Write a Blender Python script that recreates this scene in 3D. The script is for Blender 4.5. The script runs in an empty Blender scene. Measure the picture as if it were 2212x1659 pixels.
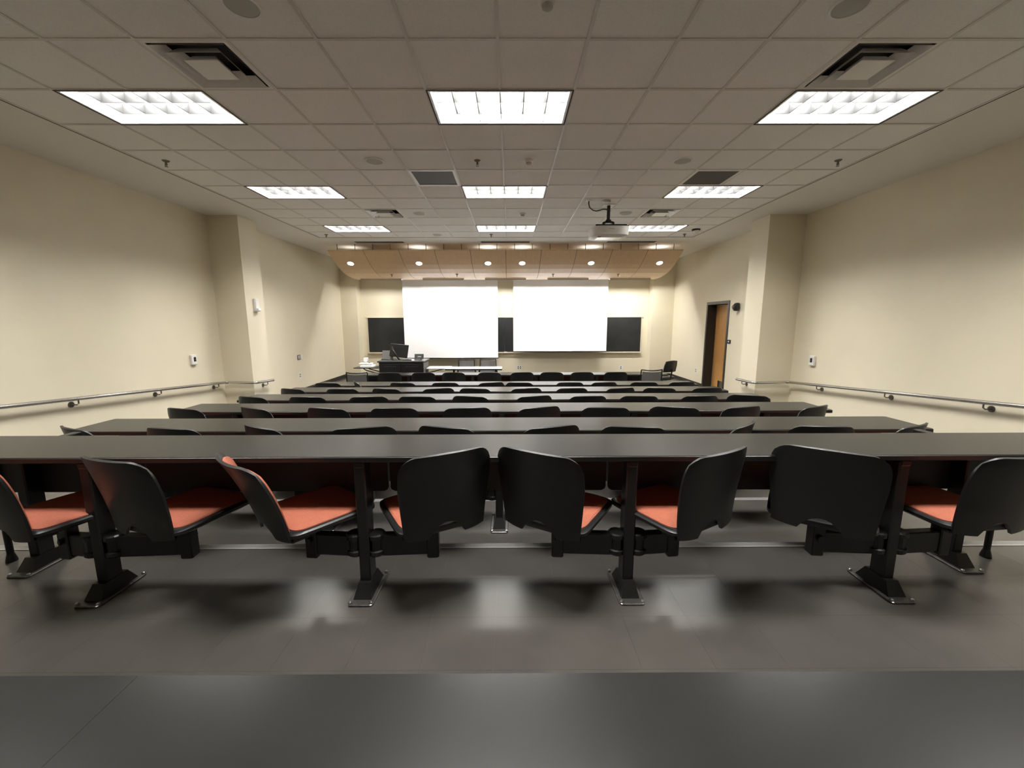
import bpy, bmesh, math, random
from mathutils import Vector, Matrix
random.seed(4)
S = bpy.context.scene
C = S.collection
PI = math.pi

# ------------------------------------------------------------------ camera, world, exposure
ZC = 1.80                                   # camera height above the front floor
PIT, YAW, ROLL = .1536, .0039, -.0023
def _ray(a, b):
    c, s = math.cos(ROLL), math.sin(ROLL); xr = c*a - s*b; u = s*a + c*b
    c, s = math.cos(PIT), math.sin(PIT); y = c + s*u; z = -s + c*u
    c, s = math.cos(YAW), math.sin(YAW)
    return Vector((c*xr + s*y, -s*xr + c*y, z))
fw = _ray(0, 0); rt = _ray(1, 0) - fw; up = _ray(0, 1) - fw
cam = bpy.data.cameras.new('camera'); cam_o = bpy.data.objects.new('camera', cam); C.objects.link(cam_o)
M = Matrix((rt, up, -fw)).transposed().to_4x4(); M.translation = (0, 0, ZC)
cam_o.matrix_world = M
cam.sensor_width = 36; cam.lens = 889.2431/2212*36; cam.clip_start = .02
S.camera = cam_o
w = bpy.data.worlds.new('world'); S.world = w; w.use_nodes = True
w.node_tree.nodes['Background'].inputs[0].default_value = (0, 0, 0, 1)
w.node_tree.nodes['Background'].inputs[1].default_value = 0
S.view_settings.view_transform = 'Standard'; S.view_settings.look = 'None'
S.view_settings.gamma = 1; S.view_settings.use_curve_mapping = False
S.view_settings.exposure = 0.88
S.cycles.max_bounces = 7; S.cycles.diffuse_bounces = 5; S.cycles.glossy_bounces = 3; S.cycles.transmission_bounces = 1
S.cycles.light_sampling_threshold = 0
S.cycles.caustics_reflective = False; S.cycles.caustics_refractive = False
TROFFER_W, SLOT_W, CAN_W, UP_W = 76, 19, 9, 1.8
LIGHT_COL = (1.0, .985, .94)

# ------------------------------------------------------------------ materials
def mat(name, col, rough=.5, metal=0., vary=0., vscale=8., bump=0., bscale=60., spec=.5, emit=None, coat=0., stretch=None, world=False):
    m = bpy.data.materials.new(name); m.use_nodes = True
    nt = m.node_tree; b = nt.nodes['Principled BSDF']
    b.inputs['Roughness'].default_value = rough; b.inputs['Metallic'].default_value = metal
    b.inputs['Specular IOR Level'].default_value = spec
    b.inputs['Coat Weight'].default_value = coat
    b.inputs['Base Color'].default_value = (*col, 1)
    tc = nt.nodes.new('ShaderNodeTexCoord'); src = tc.outputs['Object']
    if world: src = nt.nodes.new('ShaderNodeNewGeometry').outputs['Position']
    if stretch:
        mp = nt.nodes.new('ShaderNodeMapping'); mp.inputs['Scale'].default_value = stretch
        nt.links.new(src, mp.inputs['Vector']); src = mp.outputs['Vector']
    if vary:
        n = nt.nodes.new('ShaderNodeTexNoise'); n.inputs['Scale'].default_value = vscale; n.inputs['Detail'].default_value = 5
        nt.links.new(src, n.inputs['Vector'])
        r = nt.nodes.new('ShaderNodeValToRGB')
        r.color_ramp.elements[0].position = .3; r.color_ramp.elements[1].position = .7
        r.color_ramp.elements[0].color = (*[c*(1-vary) for c in col], 1)
        r.color_ramp.elements[1].color = (*[min(1, c*(1+vary)) for c in col], 1)
        nt.links.new(n.outputs['Fac'], r.inputs['Fac']); nt.links.new(r.outputs['Color'], b.inputs['Base Color'])
    if bump:
        n2 = nt.nodes.new('ShaderNodeTexNoise'); n2.inputs['Scale'].default_value = bscale; n2.inputs['Detail'].default_value = 3
        nt.links.new(src, n2.inputs['Vector'])
        bp = nt.nodes.new('ShaderNodeBump'); bp.inputs['Strength'].default_value = bump; bp.inputs['Distance'].default_value = .002
        nt.links.new(n2.outputs['Fac'], bp.inputs['Height']); nt.links.new(bp.outputs['Normal'], b.inputs['Normal'])
    if emit:
        b.inputs['Emission Color'].default_value = (*emit[0], 1); b.inputs['Emission Strength'].default_value = emit[1]
        m.cycles.emission_sampling = 'NONE'
    return m
MT = dict(
 wall=mat('wall_paint', (.74, .675, .525), .6, vary=.02, vscale=2, bump=.06, bscale=180),
 drywall=mat('ceiling_paint', (.82, .80, .76), .75, bump=.05, bscale=150),
 tile=mat('acoustic_tile', (.89, .88, .87), .9, vary=.04, vscale=90, bump=.35, bscale=220),
 tbar=mat('grid_metal', (.70, .67, .64), .45),
 gap=mat('shadow_gap', (.05, .045, .04), .8),
 floor=mat('vinyl_floor', (.055, .050, .0445), .285, vary=.12, vscale=4, bump=.03, bscale=25, world=True),
 nosing=mat('stair_nosing', (.16, .155, .15), .35, vary=.1, vscale=30),
 nosing_edge=mat('nosing_lip', (.45, .44, .42), .3, metal=.6),
 base=mat('rubber_base', (.035, .03, .027), .5),
 top=mat('table_laminate', (.013, .0128, .0118), .28, vary=.03, vscale=60, spec=.32),
 edge=mat('table_edge', (.006, .0055, .005), .4),
 panel=mat('modesty_board', (.010, .007, .006), .5),
 steel=mat('black_steel', (.006, .006, .006), .32),
 plastic=mat('black_plastic', (.007, .0075, .0075), .38, bump=.1, bscale=400),
 fabric=mat('red_upholstery', (.285, .078, .042), .85, vary=.12, vscale=120, bump=.4, bscale=500),
 chrome=mat('brushed_steel', (.50, .49, .47), .20, metal=1),
 plate=mat('worn_steel', (.10, .095, .09), .32, metal=.7, vary=.3, vscale=40),
 rail=mat('tack_rail', (.74, .67, .52), .5),
 screw=mat('bolt_steel', (.5, .5, .5), .3, metal=1),
 bracket=mat('bracket_steel', (.17, .155, .14), .35, metal=1),
 maple=mat('maple_veneer', (.76, .53, .32), .42, vary=.07, vscale=6, stretch=(14, 1, 1)),
 maple_back=mat('panel_back', (.30, .22, .15), .7),
 doorwood=mat('door_veneer', (.52, .27, .085), .35, vary=.16, vscale=5, stretch=(9, 9, .6)),
 frame=mat('door_frame_paint', (.022, .019, .017), .4),
 board=mat('chalkboard_slate', (.012, .013, .014), .55, vary=.35, vscale=3),
 alu=mat('satin_aluminium', (.62, .60, .54), .4, metal=.4),
 screen=mat('screen_fabric', (.88, .88, .90), .9),
 white=mat('white_plastic', (.78, .77, .74), .4),
 white_metal=mat('white_enamel', (.82, .81, .79), .35),
 louver=mat('louver_metal', (.86, .87, .88), .28, metal=.35),
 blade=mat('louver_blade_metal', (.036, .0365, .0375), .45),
 grey=mat('grey_mesh', (.50, .495, .47), .7, bump=.3, bscale=600),
 dark_grille=mat('return_grille', (.055, .052, .05), .6, bump=.6, bscale=500),
 vent_dark=mat('duct_dark', (.02, .019, .018), .8),
 black=mat('black_gloss', (.004, .004, .0045), .35),
 console=mat('console_laminate', (.010, .010, .011), .35, vary=.2, vscale=40),
 console_top=mat('console_top', (.03, .03, .03), .3),
 mesh=mat('mesh_back', (.10, .095, .09), .7, bump=.4, bscale=500),
 whitetop=mat('table_white', (.72, .72, .70), .28),
 cable=mat('cable_rubber', (.008, .008, .008), .5),
 brass=mat('sprinkler_metal', (.20, .17, .13), .4, metal=.8),
 lamp=mat('fluorescent_tube', (1, 1, 1), .5, emit=((1.0, .98, .93), 9)),
 can=mat('downlight_lens', (1, 1, 1), .5, emit=((1.0, .95, .84), 12)),
 slot=mat('slot_lens', (.8, .8, .8), .5, emit=((1.0, .97, .92), .6)),
 red=mat('red_lens', (.45, .08, .04), .3),
)

# ------------------------------------------------------------------ mesh helpers
class MB:
    def __init__(s): s.v = []; s.f = []
    def add(s, vs, fs):
        n = len(s.v); s.v += [tuple(p) for p in vs]; s.f += [tuple(i+n for i in f) for f in fs]; return s
    def box(s, x0, x1, y0, y1, z0, z1):
        v = [(x, y, z) for z in (z0, z1) for y in (y0, y1) for x in (x0, x1)]
        return s.add(v, [(0,2,3,1), (4,5,7,6), (0,1,5,4), (2,6,7,3), (0,4,6,2), (1,3,7,5)])
    def cbox(s, x0, x1, y0, y1, z0, z1, b):
        b = min(b, (x1-x0)*.45, (y1-y0)*.45, (z1-z0)*.45)
        def ring(i, z): return [(x0+b+i*0, y0+i, z)]
        def oct_(e, z):
            X0, X1, Y0, Y1 = x0+e, x1-e, y0+e, y1-e
            return [(X0+b, Y0, z), (X1-b, Y0, z), (X1, Y0+b, z), (X1, Y1-b, z), (X1-b, Y1, z), (X0+b, Y1, z), (X0, Y1-b, z), (X0, Y0+b, z)]
        return s.loft([oct_(b*.7, z0), oct_(0, z0+b), oct_(0, z1-b), oct_(b*.7, z1)])
    def loft(s, rings, cap=True, closed=True):
        n = len(rings[0]); base = len(s.v)
        vs = [p for r in rings for p in r]; fs = []
        for k in range(len(rings)-1):
            for i in range(n if closed else n-1):
                j = (i+1) % n
                fs.append((k*n+i, k*n+j, (k+1)*n+j, (k+1)*n+i))
        if cap:
            fs.append(tuple(reversed(range(n)))); fs.append(tuple((len(rings)-1)*n+i for i in range(n)))
        return s.add(vs, fs)
    def prism(s, poly, z0, z1):
        return s.loft([[(x, y, z0) for x, y in poly], [(x, y, z1) for x, y in poly]])
    def prism_x(s, poly, x0, x1):                     # poly in (y, z)
        return s.loft([[(x0, y, z) for y, z in poly], [(x1, y, z) for y, z in poly]])
    def prism_y(s, poly, y0, y1):                     # poly in (x, z)
        return s.loft([[(x, y0, z) for x, z in poly], [(x, y1, z) for x, z in poly]])
    def cyl(s, c, r0, z0, z1, n=20, r1=None):
        r1 = r0 if r1 is None else r1
        return s.loft([[(c[0]+r*math.cos(2*PI*i/n), c[1]+r*math.sin(2*PI*i/n), z) for i in range(n)] for r, z in ((r0, z0), (r1, z1))])
    def lathe(s, c, prof, n=20):
        return s.loft([[(c[0]+r*math.cos(2*PI*i/n), c[1]+r*math.sin(2*PI*i/n), c[2]+z) for i in range(n)] for r, z in prof])
    def tube(s, pts, r, n=10):
        P = [Vector(p) for p in pts]; rings = []
        for i, p in enumerate(P):
            t = (P[min(i+1, len(P)-1)] - P[max(i-1, 0)]).normalized()
            a = Vector((0, 0, 1)) if abs(t.z) < .9 else Vector((1, 0, 0))
            u = t.cross(a).normalized(); v = u.cross(t).normalized()
            rings.append([tuple(p + u*(r*math.cos(2*PI*k/n)) + v*(r*math.sin(2*PI*k/n))) for k in range(n)])
        return s.loft(rings)
    def shell(s, fn, nu, nv, th):                     # thick sheet, fn(u,v) with u,v in 0..1
        P = [[Vector(fn(i/nu, j/nv)) for i in range(nu+1)] for j in range(nv+1)]
        A = []; B = []
        for j in range(nv+1):
            for i in range(nu+1):
                du = P[j][min(i+1, nu)] - P[j][max(i-1, 0)]; dv = P[min(j+1, nv)][i] - P[max(j-1, 0)][i]
                n = du.cross(dv).normalized()*(th/2); A.append(P[j][i]+n); B.append(P[j][i]-n)
        W = nu+1; N = W*(nv+1); fs = []
        for j in range(nv):
            for i in range(nu):
                a, b, c, d = j*W+i, j*W+i+1, (j+1)*W+i+1, (j+1)*W+i
                fs += [(a, b, c, d), (N+d, N+c, N+b, N+a)]
        rim = [i for i in range(W)] + [j*W+nu for j in range(1, nv+1)] + [nv*W+i for i in range(nu-1, -1, -1)] + [j*W for j in range(nv-1, 0, -1)]
        for k in range(len(rim)):
            a, b = rim[k], rim[(k+1) % len(rim)]; fs.append((b, a, N+a, N+b))
        return s.add(A+B, fs)
    def mesh(s, name, m, smooth=False):
        me = bpy.data.meshes.new(name); me.from_pydata(s.v, [], s.f)
        bm = bmesh.new(); bm.from_mesh(me); bmesh.ops.recalc_face_normals(bm, faces=bm.faces)
        if smooth:
            for f in bm.faces: f.smooth = True
            for e in bm.edges:
                if len(e.link_faces) == 2 and e.calc_face_angle(0) > math.radians(38): e.smooth = False
        bm.to_mesh(me); bm.free(); me.materials.append(MT[m]); return me
    def build(s, name, m, parent=None, smooth=False, loc=(0,0,0), rz=0):
        return put(name, s.mesh(name, m, smooth), parent, loc, rz)
def put(name, me, parent=None, loc=(0,0,0), rz=0):
    o = bpy.data.objects.new(name, me); C.objects.link(o); o.parent = parent
    o.location = loc; o.rotation_euler = (0, 0, rz); return o
def tag(o, label, cat, group=None):
    o['label'] = label; o['category'] = cat
    if group: o['group'] = group
    return o
def struct(o, label=None):
    o['kind'] = 'structure'
    if label: o['label'] = label
    return o
def empty(name, loc=(0,0,0), rz=0):
    o = bpy.data.objects.new(name, None); C.objects.link(o); o.location = loc; o.rotation_euler = (0, 0, rz); o.empty_display_size = .1; return o
def copy_tree(o, parent=None):
    c = o.copy(); C.objects.link(c); c.parent = parent
    for ch in [k for k in o.children]: copy_tree(ch, c)
    return c
def area(name, parent, loc, sx, sy, power, spread=180, rot=(0,0,0), col=LIGHT_COL):
    l = bpy.data.lights.new(name, 'AREA'); l.shape = 'RECTANGLE'; l.size = sx; l.size_y = sy; l.energy = power; l.color = col
    l.spread = math.radians(spread)
    o = bpy.data.objects.new(name, l); C.objects.link(o); o.parent = parent; o.location = loc; o.rotation_euler = rot; return o
def spot(name, parent, loc, power, angle, rot=(0,0,0), r=.05, blend=.5, col=(1, .95, .85)):
    l = bpy.data.lights.new(name, 'SPOT'); l.energy = power; l.spot_size = math.radians(angle); l.spot_blend = blend; l.shadow_soft_size = r; l.color = col
    o = bpy.data.objects.new(name, l); C.objects.link(o); o.parent = parent; o.location = loc; o.rotation_euler = rot; return o
def srect(hx, hy, z, n=28, p=5., cx=0, cy=0):            # superellipse outline
    out = []
    for i in range(n):
        a = 2*PI*i/n; c, s_ = math.cos(a), math.sin(a)
        out.append((cx + hx*math.copysign(abs(c)**(2/p), c), cy + hy*math.copysign(abs(s_)**(2/p), s_), z))
    return out
ORD = ['first', 'second', 'third', 'fourth', 'fifth', 'sixth', 'seventh', 'eighth', 'ninth', 'tenth']

# ------------------------------------------------------------------ levels
CEIL = ZC + 1.8669
XL, XR, YB = -5.42, 5.33, -1.7                     # main side walls, rear wall
XL2, XR2 = -5.30, 5.15                             # side walls ahead of the columns
YCOL0, YCOL1, XCL, XCR = 7.74, 8.30, -4.87, 4.67   # columns
YP, YF = 13.15, 13.55                              # front corner piers, front wall
XC, TW, TD, PITCH = -.0735, 6.3074, .4014, .9395
D = {k: 1.9512+(6-k)*PITCH for k in range(1, 7)}; D[0] = 7.95; D[7] = .29
E_ = {6: .6635, 5: .7869, 4: .8534, 3: .9229, 2: .9882, 1: 1.0446, 0: 1.05, 7: .6635}
F = {k: ZC-E_[k]-.75 for k in E_}; F[1] = F[0] = 0.0
TOPZ = {k: ZC-E_[k] for k in E_}
EDGE = {6: 2.455, 5: 3.40, 4: 4.34, 3: 5.28, 2: 6.22}   # nosing positions at the front of each tier

# ------------------------------------------------------------------ floor tiers
tiers = [(6, YB, EDGE[6]), (5, EDGE[6], EDGE[5]), (4, EDGE[5], EDGE[4]), (3, EDGE[4], EDGE[3]), (2, EDGE[3], EDGE[2]), (1, EDGE[2], YF)]
NW = .055
for k, y0, y1 in tiers:
    z = F[k]
    if k == 6:
        tx0, tx1, n = -3.735, 3.588, 24
        ty1 = y1-NW; tn = 6; ts = (tx1-tx0)/n; ty0 = ty1-tn*ts
        m = MB().box(XL, XR, y0, ty0, -.3, z).box(XL, tx0, ty0, y1, -.3, z).box(tx1, XR, ty0, y1, -.3, z).box(tx0, tx1, ty0, y1, -.3, z-.0015)
        fl = struct(m.build('floor', 'floor'), 'grey brown polished tile floor of the rear tier')
        tm = MB().box(.0003, ts-.0003, .0003, ts-.0003, -.004, 0).mesh('floor_tile', 'floor')
        for i in range(n):
            for j in range(tn):
                put('floor_tile', tm, fl, (tx0+i*ts, ty0+j*ts, z))
    else:
        fl = struct(MB().box(XL, XR, y0, y1, -.3, z).build('floor', 'floor'), 'grey brown polished floor of a seating tier')
    if k > 1:
        t = MB().prism_x([(y1-NW, z-.002), (y1-NW, z+.003), (y1-.012, z+.004), (y1+.004, z-.002), (y1+.006, z-.03), (y1, z-.03)], XL, XR).build('trim_%d' % (7-k), 'nosing')
        struct(t, 'rubber stair nosing along the edge of a seating tier')
        MB().prism_x([(y1-NW-.004, z), (y1-NW-.004, z+.0032), (y1-NW+.004, z+.0036), (y1-NW+.004, z)], XL, XR).build('nosing_lip', 'nosing_edge', t)

# ------------------------------------------------------------------ walls
H0, H1 = -.3, CEIL+.12
wl = MB().prism([(XL, YB), (XL, YCOL0), (XCL, YCOL0), (XCL, YCOL1), (XL2, YCOL1), (XL2, YP), (-4.80, YP), (-4.80, YF+.2), (XL-.3, YF+.2), (XL-.3, YB)], H0, H1)
struct(wl.build('wall_left', 'wall'), 'cream painted side wall with a projecting column')
DY0, DY1, DZ = 9.84, 10.87, 2.20
wr = MB()
wr.prism([(XR, YB), (XR+.3, YB), (XR+.3, DY0), (XR2, DY0), (XR2, YCOL1), (XCR, YCOL1), (XCR, YCOL0), (XR, YCOL0)], H0, H1)
wr.prism([(XR2, DY1), (XR+.3, DY1), (XR+.3, YF+.2), (4.47, YF+.2), (4.47, YP), (XR2, YP)], H0, H1)
wr.box(XR2, XR+.3, DY0, DY1, DZ, H1)
wr.box(XR+.22, XR+.3, DY0, DY1, H0, DZ)
struct(wr.build('wall_right', 'wall'), 'cream painted side wall with a column and a door')
struct(MB().box(-4.80, 4.47, YF, YF+.2, H0, H1).build('wall_front', 'wall'), 'cream painted front wall behind the screens')
struct(MB().box(XL-.3, XR+.3, YB-.2, YB, H0, H1).build('wall_back', 'wall'), 'cream painted rear wall')
# rubber bases
bs = MB()
for (k, y0, y1) in tiers:
    a, b = y0, min(y1, YCOL0)
    if a < b: bs.box(XL, XL+.008, a, b, F[k], F[k]+.10)
bs.box(XL2, XL2+.008, YCOL1, YP, 0, .10).box(XL2, -4.80, YP-.008, YP, 0, .10).box(-4.80, -4.792, YP, YF, 0, .1)
bs.box(XL, XCL, YCOL0-.008, YCOL0, 0, .1).box(XCL, XCL+.008, YCOL0, YCOL1, 0, .1)
struct(bs.build('baseboard_left', 'base'), 'dark rubber base along the side wall')
bs = MB()
for (k, y0, y1) in tiers:
    a, b = y0, min(y1, YCOL0)
    if a < b: bs.box(XR-.008, XR, a, b, F[k], F[k]+.10)
bs.box(XR2-.008, XR2, YCOL1, DY0-.05, 0, .10).box(XR2-.008, XR2, DY1+.05, YP, 0, .10).box(4.47, XR2, YP-.008, YP, 0, .10)
bs.box(XCR, XR, YCOL0-.008, YCOL0, 0, .1).box(XCR-.008, XCR, YCOL0, YCOL1, 0, .1)
struct(bs.build('baseboard_right', 'base'), 'dark rubber base along the door side wall')
struct(MB().box(-4.79, 4.47, YF-.008, YF, 0, .10).build('baseboard_front', 'base'), 'dark rubber base along the front wall')

# ------------------------------------------------------------------ door
d = empty('door_1', (XR2, 0, 0)); struct(d, 'honey wood veneer door recessed in a dark frame')
fr = MB()
R_ = .20
fr.box(-.014, .0, DY0-.05, DY0, 0, DZ+.05).box(-.014, 0, DY1, DY1+.05, 0, DZ+.05).box(-.014, 0, DY0, DY1, DZ, DZ+.05)
fr.box(-.014, R_+.012, DY0, DY0+.02, 0, DZ).box(-.014, R_+.012, DY1-.02, DY1, 0, DZ).box(-.014, R_+.012, DY0+.02, DY1-.02, DZ-.02, DZ)
fr.build('door_frame', 'frame', d)
leaf = MB().cbox(R_+.02, R_+.065, DY0+.025, DY1-.025, .01, DZ-.025, .003).build('door_leaf', 'doorwood', d)
h = MB().cyl((0, 0), .026, 0, .012, 16).build('lever_rose', 'chrome', leaf, loc=(R_+.02, DY0+.10, 1.0)); h.rotation_euler = (0, -PI/2, 0)
MB().tube([(R_+.02, DY0+.10, 1.0), (R_-.03, DY0+.10, 1.0), (R_-.035, DY0+.11, 1.0), (R_-.035, DY0+.21, 1.0)], .009).build('door_lever', 'chrome', leaf, smooth=True)
MB().box(R_+.012, R_+.02, DY0+.35, DY1-.35, .02, .25).build('kick_plate', 'chrome', leaf)

# ------------------------------------------------------------------ ceiling
T = .6096; GX, GY = -.0793, 3.0958
J0, J1 = -7, 11
gx0, gx1, gy0, gy1 = GX-7*T, GX+7*T, GY+J0*T, GY+J1*T
cl = MB().box(XL-.3, gx0, YB-.2, YF+.2, CEIL, CEIL+.12).box(gx1, XR+.3, YB-.2, YF+.2, CEIL, CEIL+.12).box(gx0, gx1, gy1, YF+.2, CEIL, CEIL+.12).box(gx0, gx1, YB-.2, gy0, CEIL, CEIL+.12)
ce = struct(cl.build('ceiling', 'drywall'), 'painted ceiling border around a grid of square tiles')
MB().box(XL-.3, XR+.3, YB-.2, YF+.2, CEIL+.5, CEIL+.55).build('ceiling_deck', 'gap', ce)
g = .012
gp = MB().box(gx0-.001, gx0+g, gy0, gy1, CEIL-.0012, CEIL+.03).box(gx1-g, gx1+.001, gy0, gy1, CEIL-.0012, CEIL+.03).box(gx0, gx1, gy1-g, gy1+.001, CEIL-.0012, CEIL+.03).box(gx0, gx1, gy0-.001, gy0+g, CEIL-.0012, CEIL+.03)
gp.build('grid_shade_strip', 'gap', ce)  # solid dark strip painted as the shadow line round the tile grid
LIGHT_T = [(i, j) for j in (-3, 1, 5, 9) for i in (-6, -1, 4)]
lit = {(i+q, j) for i, j in LIGHT_T for q in (0, 1)}
DIFF = [(-4, 0), (4, 0), (-4, 7), (4, 7)]; RET = [(-2, 4), (4, 4)]
full = lit | set(DIFF) | set(RET)
tmesh = MB().cbox(.0, T, .0, T, .006, .02, .0015).mesh('ceiling_tile', 'tile')
for j in range(J0, J1):
    for i in range(-7, 7):
        if (i, j) not in full: put('ceiling_tile', tmesh, ce, (GX+i*T, GY+j*T, CEIL))
bw = .0115
by_ = MB().box(-bw, bw, gy0, gy1, 0, .0055).mesh('grid_bar', 'tbar')
def bar_x(j, segs):
    m = MB()
    for a, b in segs: m.box(a, b, -bw, bw, .0005, .0055)
    return m.build('grid_bar', 'tbar', ce, loc=(0, GY+j*T, CEIL))
for i in range(-7, 8):
    if i in (-7, 7): put('grid_bar', by_, ce, (GX+i*T+(bw+g if i < 0 else -bw-g), 0, CEIL)); continue
    inner = {(-5): [j for a, j in LIGHT_T if a == -6], 0: [j for a, j in LIGHT_T if a == -1], 5: [j for a, j in LIGHT_T if a == 4]}.get(i)
    if inner is None: put('grid_bar', by_, ce, (GX+i*T, 0, CEIL)); continue
    m = MB(); y = gy0
    for j in sorted(inner): 
        if GY+j*T > y: m.box(-bw, bw, y, GY+j*T, 0, .0055)
        y = GY+(j+1)*T
    m.box(-bw, bw, y, gy1, 0, .0055); m.build('grid_bar', 'tbar', ce, loc=(GX+i*T, 0, CEIL))
for j in range(J0, J1+1):
    bar_x(j if 0 else j + (-(bw+g)/T if j == J1 else ((bw+g)/T if j == J0 else 0)), [(gx0+g, gx1-g)])

# ---- troffers
def make_troffer():
    r = empty('ceiling_light'); L, W = 2*T-.016, T-.016; hx, hy = L/2, W/2; dz = .175
    hs = MB()
    hs.box(-hx, hx, -hy, hy, dz, dz+.004).box(-hx-.002, -hx, -hy, hy, .003, dz).box(hx, hx+.002, -hy, hy, .003, dz).box(-hx, hx, -hy-.002, -hy, .003, dz).box(-hx, hx, hy, hy+.002, .003, dz)
    hs.build('housing', 'white_metal', r)
    fm = MB(); e = .008
    for x0, x1, y0, y1 in ((-hx-e, -hx+.004, -hy-e, hy+e), (hx-.004, hx+e, -hy-e, hy+e), (-hx, hx, -hy-e, -hy+.004), (-hx, hx, hy-.004, hy+e)): fm.box(x0, x1, y0, y1, -.003, .006)
    fm.build('frame', 'gap', r)  # near-black rim stands in for the shadow gap around the fixture
    sm = MB(); w_ = .02
    for x0, x1, y0, y1 in ((-hx+.004, -hx+.004+w_, -hy+.004, hy-.004), (hx-.004-w_, hx-.004, -hy+.004, hy-.004), (-hx+.024, hx-.024, -hy+.004, -hy+.004+w_), (-hx+.024, hx-.024, hy-.004-w_, hy-.004)): sm.box(x0, x1, y0, y1, .0, .008)
    sm.build('inner_trim', 'louver', r)
    bh, bt = .092, .010
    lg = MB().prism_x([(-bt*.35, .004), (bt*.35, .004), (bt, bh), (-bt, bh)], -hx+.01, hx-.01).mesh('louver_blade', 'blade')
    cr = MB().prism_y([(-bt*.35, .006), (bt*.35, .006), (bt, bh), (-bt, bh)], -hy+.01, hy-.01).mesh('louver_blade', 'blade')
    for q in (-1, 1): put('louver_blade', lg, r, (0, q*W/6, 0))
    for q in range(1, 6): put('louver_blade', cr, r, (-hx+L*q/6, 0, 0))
    for q in (-1, 0, 1):
        t_ = MB().cyl((0, 0), .0125, -hx+.05, hx-.05, 10).build('lamp_tube', 'lamp', r, True, (0, q*W/3, .138)); t_.rotation_euler = (0, PI/2, 0)
    return r
tro = make_troffer()
names_r = {-7: 'behind the viewpoint', -3: 'above the nearest desk', 1: 'in the nearest visible row', 5: 'in the middle row', 9: 'in the row farthest away'}
for n, (i, j) in enumerate(LIGHT_T):
    o = tro if n == 0 else copy_tree(tro)
    o.location = (GX+(i+1)*T, GY+(j+.5)*T, CEIL)
    pos = {-6: 'toward the handrail wall on the left', -1: 'on the centre line', 4: 'toward the wall with the door'}[i]
    tag(o, 'recessed louvre light %s, %s' % (names_r[j], pos), 'ceiling light', 'recessed fluorescent ceiling lights')
    area('troffer_lamp', o, (0, 0, .162), 2*T-.08, T-.08, TROFFER_W)

# ---- supply diffusers
def ring_frustum(m, a0, z0, a1, z1, t=.004):
    R = lambda a, z: [(-a, -a, z), (a, -a, z), (a, a, z), (-a, a, z)]
    n = len(m.v); m.v += R(a0, z0)+R(a1, z1)+R(a1-t, z1+t)+R(a0-t, z0+t)
    for k in range(4):
        q = (k+1) % 4
        for a, b in ((0, 4), (4, 8), (8, 12), (12, 0)): m.f.append((n+a+k, n+a+q, n+b+q, n+b+k))
def make_diffuser():
    r = empty('air_diffuser'); h = T/2
    m = MB()
    for x0, x1, y0, y1 in ((-h, -h+.035, -h, h), (h-.035, h, -h, h), (-h+.035, h-.035, -h, -h+.035), (-h+.035, h-.035, h-.035, h)): m.box(x0+.012*(x0 == -h), x1-.012*(x1 == h), y0+.012*(y0 == -h), y1-.012*(y1 == h), .001, .007)
    m.build('frame', 'white_metal', r)
    m = MB().box(-h+.02, h-.02, -h+.02, h-.02, .13, .134)
    for x0, x1, y0, y1 in ((-h+.03, -h+.034, -h+.03, h-.03), (h-.034, h-.03, -h+.03, h-.03), (-h+.034, h-.034, -h+.03, -h+.034), (-h+.034, h-.034, h-.034, h-.03)): m.box(x0, x1, y0, y1, .006, .13)
    m.build('plenum', 'vent_dark', r)
    m = MB(); ring_frustum(m, h-.110, -.014, h-.165, .045); m.build('vane', 'white_metal', r)
    m = MB(); ring_frustum(m, h-.042, -.006, h-.095, .05); m.build('vane', 'white_metal', r)
    m = MB().loft([[(-a, -a, z), (a, -a, z), (a, a, z), (-a, a, z)] for a, z in ((h-.225, .03), (h-.182, -.020), (h-.187, -.022))]); m.build('centre_plate', 'white_metal', r)
    return r
dif = make_diffuser()
for n, (i, j) in enumerate(DIFF):
    o = dif if n == 0 else copy_tree(dif)
    o.location = (GX+(i+.5)*T, GY+(j+.5)*T, CEIL)
    tag(o, 'square stepped white air diffuser %s, %s' % ('near the top edge of the picture' if j == 0 else 'far off before the wooden panel', 'toward the left wall' if i < 0 else 'toward the door wall'), 'air vent', 'square ceiling diffusers')
# ---- return grilles
def make_return():
    r = empty('return_grille'); h = T/2-.012; m = MB()
    for x0, x1, y0, y1 in ((-h, -h+.03, -h, h), (h-.03, h, -h, h), (-h+.03, h-.03, -h, -h+.03), (-h+.03, h-.03, h-.03, h)): m.box(x0, x1, y0, y1, .0, .008)
    m.build('frame', 'white_metal', r)
    MB().box(-h+.03, h-.03, -h+.03, h-.03, .005, .009).build('perforated_panel', 'dark_grille', r); return r
rg = make_return()
for n, (i, j) in enumerate(RET):
    o = rg if n == 0 else copy_tree(rg)
    o.location = (GX+(i+.5)*T, GY+(j+.5)*T, CEIL)
    tag(o, 'dark perforated return grille ' + ('beside the middle centre light' if n == 0 else 'beside the middle light on the door side'), 'air vent', 'dark return grilles')
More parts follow.
